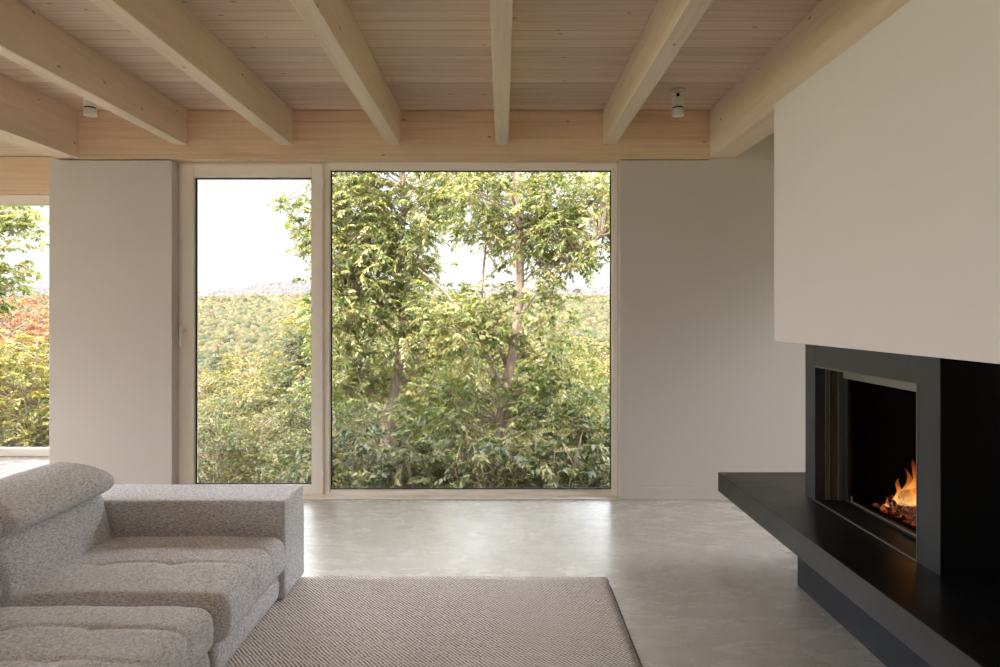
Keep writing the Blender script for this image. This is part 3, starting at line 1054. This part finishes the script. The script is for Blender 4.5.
def smooth_path(pts, n=6):
    pts = [Vector(p) for p in pts]
    out = []
    for i in range(len(pts) - 1):
        p0, p1, p2, p3 = pts[max(i - 1, 0)], pts[i], pts[i + 1], pts[min(i + 2, len(pts) - 1)]
        for k in range(n):
            t = k / n
            out.append(.5 * ((2 * p1) + (p2 - p0) * t + (2 * p0 - 5 * p1 + 4 * p2 - p3) * t * t + (3 * p1 - p0 - 3 * p2 + p3) * t ** 3))
    out.append(pts[-1])
    return out

PAL_NEAR = np.array([(.115, .160, .038), (.175, .205, .050), (.25, .262, .092), (.075, .115, .032), (.325, .315, .14)])
PAL_NEAR = PAL_NEAR * np.array((.76, .72, .68))
PAL_SHRUB_SHADE = PAL_NEAR * np.array((.46, .48, .42))  # tree greens darkened: the house's shade put into the shrub colour
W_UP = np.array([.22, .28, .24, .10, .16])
W_LOW_SHADE = np.array([.34, .24, .12, .24, .06])  # darker mix for low sprays: shade put into the leaf colour
# openings in the crowns where the sky shows: (px, py, rx, ry, chance a cluster is missing)
HOLES = [(262, 230, 66, 110, 1.0), (455, 258, 24, 34, .88), (432, 232, 16, 14, .7), (484, 270, 18, 16, .75), (592, 276, 28, 18, .9), (600, 226, 14, 16, .7), (560, 205, 12, 10, .6), (470, 205, 14, 12, .5),
         (395, 190, 12, 10, .5), (545, 245, 12, 12, .5), (345, 240, 10, 12, .4), (590, 330, 26, 28, .75), (596, 190, 12, 8, .4)]
def in_hole(p):
    px, py = p[0] / p[1] * F + VX, VY - (p[2] - EYE) / p[1] * F
    for cx, cy, rx, ry, pr in HOLES:
        if ((px - cx) / rx) ** 2 + ((py - cy) / ry) ** 2 < 1 and random.random() < pr:
            return True
    return False

def crown(tree, trunk, ellipsoids, L0, twigs, leaves, pal, spacing=.34, rad=.30, check=True, branch=True, clear=None):
    """ellipsoids: (centre, radii, n clusters, palette weights). Leafy sprays carried on branches from the trunk path."""
    for c, R, n, w in ellipsoids:
        for _ in range(n):
            u = rng.normal(0, 1, 3); u /= np.linalg.norm(u); u *= rng.uniform(0, 1) ** .42
            p = np.array(c) + u * np.array(R)
            if p[1] < 7.3 or (check and in_hole(p)): continue
            if clear is not None:      # keep the stem in view: few leaves right in front of it
                q0 = Vector(p)
                if min(abs((t.x - q0.x * t.y / q0.y)) + max(0, abs(t.z - EYE - (q0.z - EYE) * t.y / q0.y) - .25) for t in clear) < .26 and p[1] < clear[0].y + .1 and random.random() < .8: continue
            tree.spray(p, rad * rng.uniform(.75, 1.2), twigs, leaves, L0, pal, w, out=u * .5)
            if branch and rng.uniform() < .55:
                q = Vector(p)
                low = [t for t in trunk if t.z < q.z - .15] or trunk[:3]
                s = min(low, key=lambda t: (t - q).length + .6 * max(0, t.z - q.z + .4))
                mid = s.lerp(q, .55) + Vector((0, 0, -.05 + .12 * rng.uniform())) + Vector(rng.normal(0, .07, 3))
                r0 = .008 + .005 * (q - s).length
                tree.tube(smooth_path([s, mid, q], 4), list(np.linspace(r0, .004, 9)), 5)

def plant(name, base_pt, build, label, cat, group=None):
    root = tag(empty(name, tuple(base_pt)), label, cat, group)
    t = Tree()
    build(t)
    t.wood('trunk', M['bark'], root)
    t.foliage('foliage', M['leaf'], root)
    return root

# the slender tree in the right half of the big window
Y1 = 10.0
tr1 = smooth_path([(-.02, Y1 + .1, ground_z(0, Y1) - .1), P(498, 470, Y1), P(503, 405, Y1), P(509, 372, Y1), P(516, 330, Y1), P(520, 285, Y1), P(519, 230, Y1), P(516, 170, Y1), P(524, 90, Y1 + .1), P(520, 10, Y1), P(528, -70, Y1)], 6)
def build1(t):
    n = len(tr1)
    t.tube(tr1, [max(.012, .088 * (1 - i / n) ** .62 + .004) for i in range(n)], 12)
    b1 = smooth_path([P(505, 392, Y1), P(486, 352, Y1 - .2), P(466, 318, Y1 - .3), P(444, 292, Y1 - .3), P(418, 268, Y1 - .5)], 5)
    t.tube(b1, list(np.linspace(.034, .012, len(b1))), 8)
    b2 = smooth_path([P(509, 372, Y1), P(494, 335, Y1 + .2), P(482, 300, Y1 + .4), P(486, 240, Y1 + .5), P(488, 170, Y1 + .6)], 5)
    t.tube(b2, list(np.linspace(.030, .010, len(b2))), 8)
    b3 = smooth_path([P(519, 318, Y1), P(545, 282, Y1 - .3), P(572, 262, Y1 - .4), P(600, 235, Y1 - .5)], 5)
    t.tube(b3, list(np.linspace(.024, .008, len(b3))), 7)
    path = tr1[8:] + b1[4:] + b2[4:] + b3[4:]
    e = [(P(540, 215, Y1), (1.25, 1.1, 1.0), 120, W_UP), (P(490, 190, Y1), (.95, 1.0, .9), 62, W_UP), (P(520, 90, Y1), (1.7, 1.3, .9), 56, W_UP), (P(580, 240, Y1 - .3), (.75, .8, .75), 44, W_UP),
         (P(530, 330, Y1), (1.0, .9, .75), 64, W_UP), (P(470, 320, Y1 - .3), (.95, .8, .7), 50, W_UP), (P(555, 390, Y1 - .2), (.95, .8, .6), 46, W_LOW_SHADE), (P(470, 400, Y1 + .3), (.9, .8, .6), 40, W_LOW_SHADE),
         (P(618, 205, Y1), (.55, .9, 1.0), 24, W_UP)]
    crown(t, path, e, .080, 7, 15, PAL_NEAR, clear=tr1[6:50])
plant('deciduous_tree', (-.02, Y1 + .1, ground_z(0, Y1)), build1, 'slender forked tree in the right half of the big window', 'tree')

# the tree in the left half of the big window, one bough reaching across the door
Y2 = 11.6
tr2 = smooth_path([(P(380, 470, Y2).x, Y2, ground_z(-2, Y2) - .1), P(383, 480, Y2), P(386, 440, Y2), P(392, 405, Y2), P(399, 365, Y2), P(403, 320, Y2), P(398, 260, Y2), P(404, 200, Y2), P(396, 110, Y2), P(404, 20, Y2), P(398, -60, Y2)], 6)
def build2(t):
    n = len(tr2)
    t.tube(tr2, [max(.012, .105 * (1 - i / n) ** .62 + .004) for i in range(n)], 12)
    b1 = smooth_path([P(400, 345, Y2), P(376, 310, Y2 - .4), P(350, 280, Y2 - .8), P(322, 250, Y2 - 1.2), P(298, 222, Y2 - 1.5), P(280, 203, Y2 - 1.6)], 5)
    t.tube(b1, list(np.linspace(.036, .006, len(b1))), 8)
    b2 = smooth_path([P(388, 430, Y2), P(372, 395, Y2 - .3), P(360, 360, Y2 - .5), P(348, 330, Y2 - .5)], 5)
    t.tube(b2, list(np.linspace(.035, .012, len(b2))), 8)
    b3 = smooth_path([P(402, 300, Y2), P(420, 250, Y2 + .3), P(432, 200, Y2 + .4)], 5)
    t.tube(b3, list(np.linspace(.03, .01, len(b3))), 7)
    path = tr2[8:] + b1[4:] + b2[4:] + b3[4:]
    e = [(P(378, 235, Y2), (1.25, 1.2, 1.15), 150, W_UP), (P(345, 290, Y2 - .6), (.85, 1.0, 1.0), 85, W_UP), (P(400, 130, Y2), (1.8, 1.4, 1.1), 80, W_UP), (P(420, 320, Y2), (1.0, 1.0, .9), 80, W_UP),
         (P(350, 190, Y2 - .4), (.8, 1.0, .8), 60, W_UP), (P(360, 380, Y2 - .3), (.9, .9, .7), 56, W_LOW_SHADE), (P(440, 190, Y2), (.7, .9, .6), 34, W_UP), (P(425, 410, Y2), (.8, .8, .6), 40, W_LOW_SHADE),
         (P(306, 232, Y2 - 1.5), (.14, .3, .30), 11, W_UP), (P(291, 206, Y2 - 1.6), (.15, .2, .05), 4, W_UP), (P(326, 210, Y2 - 1.0), (.15, .5, .6), 14, W_UP)]
    crown(t, path, [q for q in e if q[2] > 20], .086, 7, 15, PAL_NEAR, clear=tr2[4:30])
    crown(t, path, [q for q in e if q[2] <= 20], .086, 5, 11, PAL_NEAR, check=False, rad=.2)
plant('deciduous_tree', (P(380, 470, Y2).x, Y2, ground_z(-2, Y2)), build2, 'leafy tree in the left half of the big window', 'tree')

# tree at the left edge, seen through the far left window
Y3 = 12.5
tr3 = smooth_path([(P(-38, 470, Y3).x, Y3, ground_z(-9, Y3) - .1), P(-38, 430, Y3), P(-30, 330, Y3), P(-34, 230, Y3), P(-28, 120, Y3), P(-30, 20, Y3)], 6)
def build3(t):
    n = len(tr3)
    t.tube(tr3, [max(.012, .10 * (1 - i / n) ** .62 + .004) for i in range(n)], 10)
    for a, b, c in ((300, 260, 232), (260, 215, 212), (330, 300, 278)):
        q = smooth_path([P(-32, a, Y3), P(-8, b, Y3 - .3), P(22, c, Y3 - .5)], 5)
        t.tube(q, list(np.linspace(.025, .006, len(q))), 6)
    e = [(P(-22, 210, Y3), (.7, .8, .45), 34, W_UP), (P(20, 218, Y3 - .4), (.42, .5, .12), 8, W_UP), (P(4, 264, Y3 - .4), (.26, .5, .14), 7, W_UP), (P(-10, 290, Y3 - .4), (.5, .5, .3), 22, W_UP), (P(27, 243, Y3 - .4), (.16, .2, .03), 2, W_UP), (P(-30, 100, Y3), (1.5, 1.3, 1.3), 60, W_UP)]
    crown(t, tr3[6:], e, .115, 6, 12, PAL_NEAR, check=False)
plant('deciduous_tree', (P(-38, 470, Y3).x, Y3, ground_z(-9, Y3)), build3, 'tree with airy boughs at the far left window', 'tree')

# shrubs right outside the big window
def shrub(px, py_top, y, w, label, w_pal, pal=PAL_SHRUB_SHADE, L0=.10, n=70, group='shrubs below the big window'):
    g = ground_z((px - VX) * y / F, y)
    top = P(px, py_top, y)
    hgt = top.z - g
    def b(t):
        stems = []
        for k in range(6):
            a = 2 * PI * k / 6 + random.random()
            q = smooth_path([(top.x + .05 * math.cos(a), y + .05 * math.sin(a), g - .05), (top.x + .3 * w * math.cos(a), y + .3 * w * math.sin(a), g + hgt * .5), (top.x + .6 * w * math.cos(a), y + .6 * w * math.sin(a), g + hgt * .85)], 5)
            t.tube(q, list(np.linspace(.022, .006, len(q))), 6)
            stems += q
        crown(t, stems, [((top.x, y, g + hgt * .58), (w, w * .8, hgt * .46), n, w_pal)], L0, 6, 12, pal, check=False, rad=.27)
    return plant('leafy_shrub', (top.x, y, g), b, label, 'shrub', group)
shrub(350, 425, 9.2, .85, 'shade-toned leafy shrub at the lower left corner of the big window', W_LOW_SHADE, n=75)
shrub(430, 415, 8.9, .85, 'green shrub left of the slender trunk, along the window bottom', W_LOW_SHADE, n=80)
shrub(485, 432, 8.6, .75, 'green shrub in front of the slender trunk at the window bottom', W_LOW_SHADE, n=75)
shrub(545, 412, 8.8, .85, 'broad green shrub right of the slender trunk, along the window bottom', W_LOW_SHADE, n=85)
shrub(598, 420, 9.3, .85, 'leafy shrub at the lower right corner of the big window', W_LOW_SHADE, n=80)

# ------------------------------------------------------------------ trees further down the slope: kinds built once, then copied
def proto(h, pal, w, seed, conifer=False, n=270, L0=.105):
    global rng
    rng = np.random.default_rng(seed)
    t = Tree()
    tp = smooth_path([(0, 0, -.2), (.05, .03, h * .3), (-.06, .04, h * .6), (.02, -.03, h * .97)], 5)
    t.tube(tp, list(np.linspace(h * .016, .012, len(tp))), 8)
    for _ in range(n):
        if conifer:
            z = h * (.12 + .86 * rng.uniform() ** .8)
            r = (h - z) * .30 * rng.uniform(.35, 1.0) + .05
        else:
            z = h * (.22 + .76 * rng.uniform())
            k = (z / h - .22) / .78
            r = h * .30 * math.sqrt(max(.02, 1 - (2 * k - .85) ** 2 * .75)) * rng.uniform(.15, 1) ** .5
        a = rng.uniform(0, 2 * PI)
        p = np.array((r * math.cos(a), r * math.sin(a), z))
        t.spray(p, .32, 4, 12, L0, pal, w, asp=.45 if not conifer else .22, twig_r=0, droop=.3)
        if rng.uniform() < .35:
            s = Vector((0, 0, max(.1, z - r * .6)))
            t.tube([s, s.lerp(Vector(p), .5) + Vector((0, 0, .06)), Vector(p)], [.02, .014, .005], 4)
    return t
PAL_Y = np.array([(.26, .25, .065), (.34, .30, .085), (.19, .205, .055), (.42, .345, .12)])
PAL_G = np.array([(.15, .185, .05), (.21, .225, .06), (.10, .135, .04), (.29, .27, .085)])
PAL_R = np.array([(.34, .10, .065), (.40, .17, .085), (.30, .20, .08), (.26, .23, .075)])
PAL_D = np.array([(.055, .085, .04), (.085, .115, .05), (.12, .15, .055)])
PAL_Y, PAL_G, PAL_R, PAL_D = PAL_Y * np.array((.30, .29, .20)), PAL_G * np.array((.30, .29, .22)), PAL_R * .42, PAL_D * .36
PW4 = np.array([.35, .3, .2, .15]); PW3 = np.array([.4, .4, .2])
protos = {}
HP = 6.0
def place(kind, px, py, y, label, group, extra=1.0):
    x = (px - VX) * y / F
    g = ground_z(x, y)
    h = P(px, py, y).z - g
    name = {'y': 'slope_tree', 'g': 'slope_tree', 'l': 'slope_tree', 'r': 'maple_tree', 'd': 'conifer_tree'}[kind]
    root = tag(empty(name, (x, y, g)), label, 'tree', group)
    root.rotation_euler.z = random.uniform(0, 6.28)
    s = h / HP
    root.scale = (s * extra, s * extra, s)
    if kind not in protos:
        args = {'y': (HP, PAL_Y, PW4, 5), 'g': (HP, PAL_G, PW4, 6), 'r': (HP, PAL_R, PW4, 7), 'l': (HP, PAL_Y * 1.5, PW4, 9), 'd': (HP, PAL_D, PW3, 8, True, 300, .085)}[kind]
        t = proto(*args)
        tmp = empty('temp')
        a = t.wood('trunk', M['bark'], tmp); b = t.foliage('foliage', M['leaf'], tmp)
        a.parent = root; b.parent = root
        bpy.data.objects.remove(tmp)
        protos[kind] = (a, b)
    else:
        for q in protos[kind]:
            c = q.copy(); C.objects.link(c); c.parent = root
    return root
LY = 'sunlit yellow green tree on the slope outside'
GY = 'yellow green trees on the slope'
LG = 'mid green leafy tree on the slope outside'
GG = 'mid green trees on the slope'
trees = [('y', 203, 372, 27), ('g', 232, 392, 21), ('y', 252, 352, 30), ('y', 276, 370, 25), ('g', 214, 415, 17), ('y', 262, 412, 18), ('g', 292, 405, 19), ('y', 238, 365, 36), ('g', 305, 430, 15.5), ('y', 190, 400, 22),
         ('y', 338, 300, 22), ('g', 362, 330, 18), ('y', 415, 330, 20), ('y', 452, 318, 26), ('g', 478, 350, 18), ('y', 540, 345, 22), ('y', 570, 352, 28), ('y', 603, 338, 36), ('g', 592, 385, 18), ('y', 556, 392, 16), ('y', 620, 360, 24), ('g', 640, 370, 20), ('y', 500, 330, 30), ('g', 330, 370, 16), ('y', 390, 360, 24), ('y', 435, 380, 17),
         ('l', 36, 333, 16.5), ('l', 12, 342, 15.8), ('g', 46, 392, 17), ('y', -14, 345, 20), ('y', 60, 365, 24), ('y', 26, 405, 15.5), ('g', 5, 420, 15)]
for k, px, py, y in trees:
    place(k, px, py, y, *{'y': (LY, GY), 'g': (LG, GG), 'l': ('bright yellow tree just beyond the far left window', 'bright yellow trees beyond the far left window')}[k], 1.15)
place('d', 303, 330, 21, 'dark green conifer at the right edge of the door glass', None, 1.7)
place('d', 218, 352, 34, 'small dark conifer top left of middle in the door glass', None, 1.0)
place('r', 8, 300, 19, 'red leaved maple at the far left edge of the far left window', None, 1.1)
place('r', 42, 306, 24, 'red leaved maple beside the white pier in the far left window', None, 1.0)

# ------------------------------------------------------------------ sky and sun
SUN_AZ, SUN_EL = math.radians(218), math.radians(36)      # behind the viewer, a little to the left
sun_dir = Vector((math.sin(SUN_AZ) * math.cos(SUN_EL), math.cos(SUN_AZ) * math.cos(SUN_EL), math.sin(SUN_EL)))
w = bpy.data.worlds.new('World')
bpy.context.scene.world = w
w.use_nodes = True
nt = w.node_tree
nt.nodes.clear()
out = nt.nodes.new('ShaderNodeOutputWorld')
bg = nt.nodes.new('ShaderNodeBackground')
tc = nt.nodes.new('ShaderNodeTexCoord')
sep = N(nt, 'SeparateXYZ')
L(nt, tc.outputs['Generated'], sep.inputs[0])
sky = ramp(nt, sep.outputs[2], [(0.0, (1.02, 1.0, .97)), (.10, (1.0, 1.0, 1.0)), (.24, (.88, .95, 1.03)), (.5, (.98, .96, 1.0)), (1.0, (.94, .94, 1.0))])
dotn = N(nt, 'VectorMath'); dotn.operation = 'DOT_PRODUCT'
dotn.inputs[1].default_value = sun_dir
L(nt, tc.outputs['Generated'], dotn.inputs[0])
glow = math_node(nt, 'POWER', math_node(nt, 'MAXIMUM', math_node(nt, 'ADD', math_node(nt, 'MULTIPLY', dotn.outputs['Value'], .85), .15), 0.0), 1.3)
high = N(nt, 'MapRange')
high.interpolation_type = 'SMOOTHSTEP'
high.inputs['From Min'].default_value = .20
high.inputs['From Max'].default_value = .50
L(nt, sep.outputs[2], high.inputs['Value'])
lum = math_node(nt, 'ADD', math_node(nt, 'MULTIPLY', glow, 4.0), .86)
lum = math_node(nt, 'ADD', lum, math_node(nt, 'MULTIPLY', high.outputs[0], 12.0))
c = mixc(nt, math_node(nt, 'MINIMUM', glow, .85), sky, (1.0, .965, .965))
L(nt, c, bg.inputs[0])
L(nt, lum, bg.inputs[1])
L(nt, bg.outputs[0], out.inputs[0])

sd = bpy.data.lights.new('sun', 'SUN')
sd.energy = 7.0
sd.angle = math.radians(1.2)
sd.color = (1.0, .90, .74)
so = bpy.data.objects.new('sun', sd)
so.rotation_euler = (-sun_dir).to_track_quat('-Z', 'Y').to_euler()
so.location = (0, 0, 30)
C.objects.link(so)

# ------------------------------------------------------------------ camera and view
cd = bpy.data.cameras.new('camera')
cd.sensor_width = 36.0
cd.lens = F / 1000 * 36.0
cd.shift_x = -(VX - 500) / 1000
cd.shift_y = -(333.5 - VY) / 1000
cd.clip_end = 5000
cam = bpy.data.objects.new('camera', cd)
cam.location = (0, 0, EYE)
cam.rotation_euler = (PI / 2, 0, 0)
C.objects.link(cam)
sc = bpy.context.scene
sc.camera = cam
vs = sc.view_settings
vs.view_transform = 'Standard'
vs.look = 'None'
vs.gamma = 1
vs.exposure = 0.62
vs.use_curve_mapping = False
cy = sc.cycles
cy.max_bounces = 14
cy.diffuse_bounces = 8
cy.transparent_max_bounces = 24
cy.use_denoising = True
cy.sample_clamp_indirect = 8
cy.caustics_reflective = False
cy.caustics_refractive = False
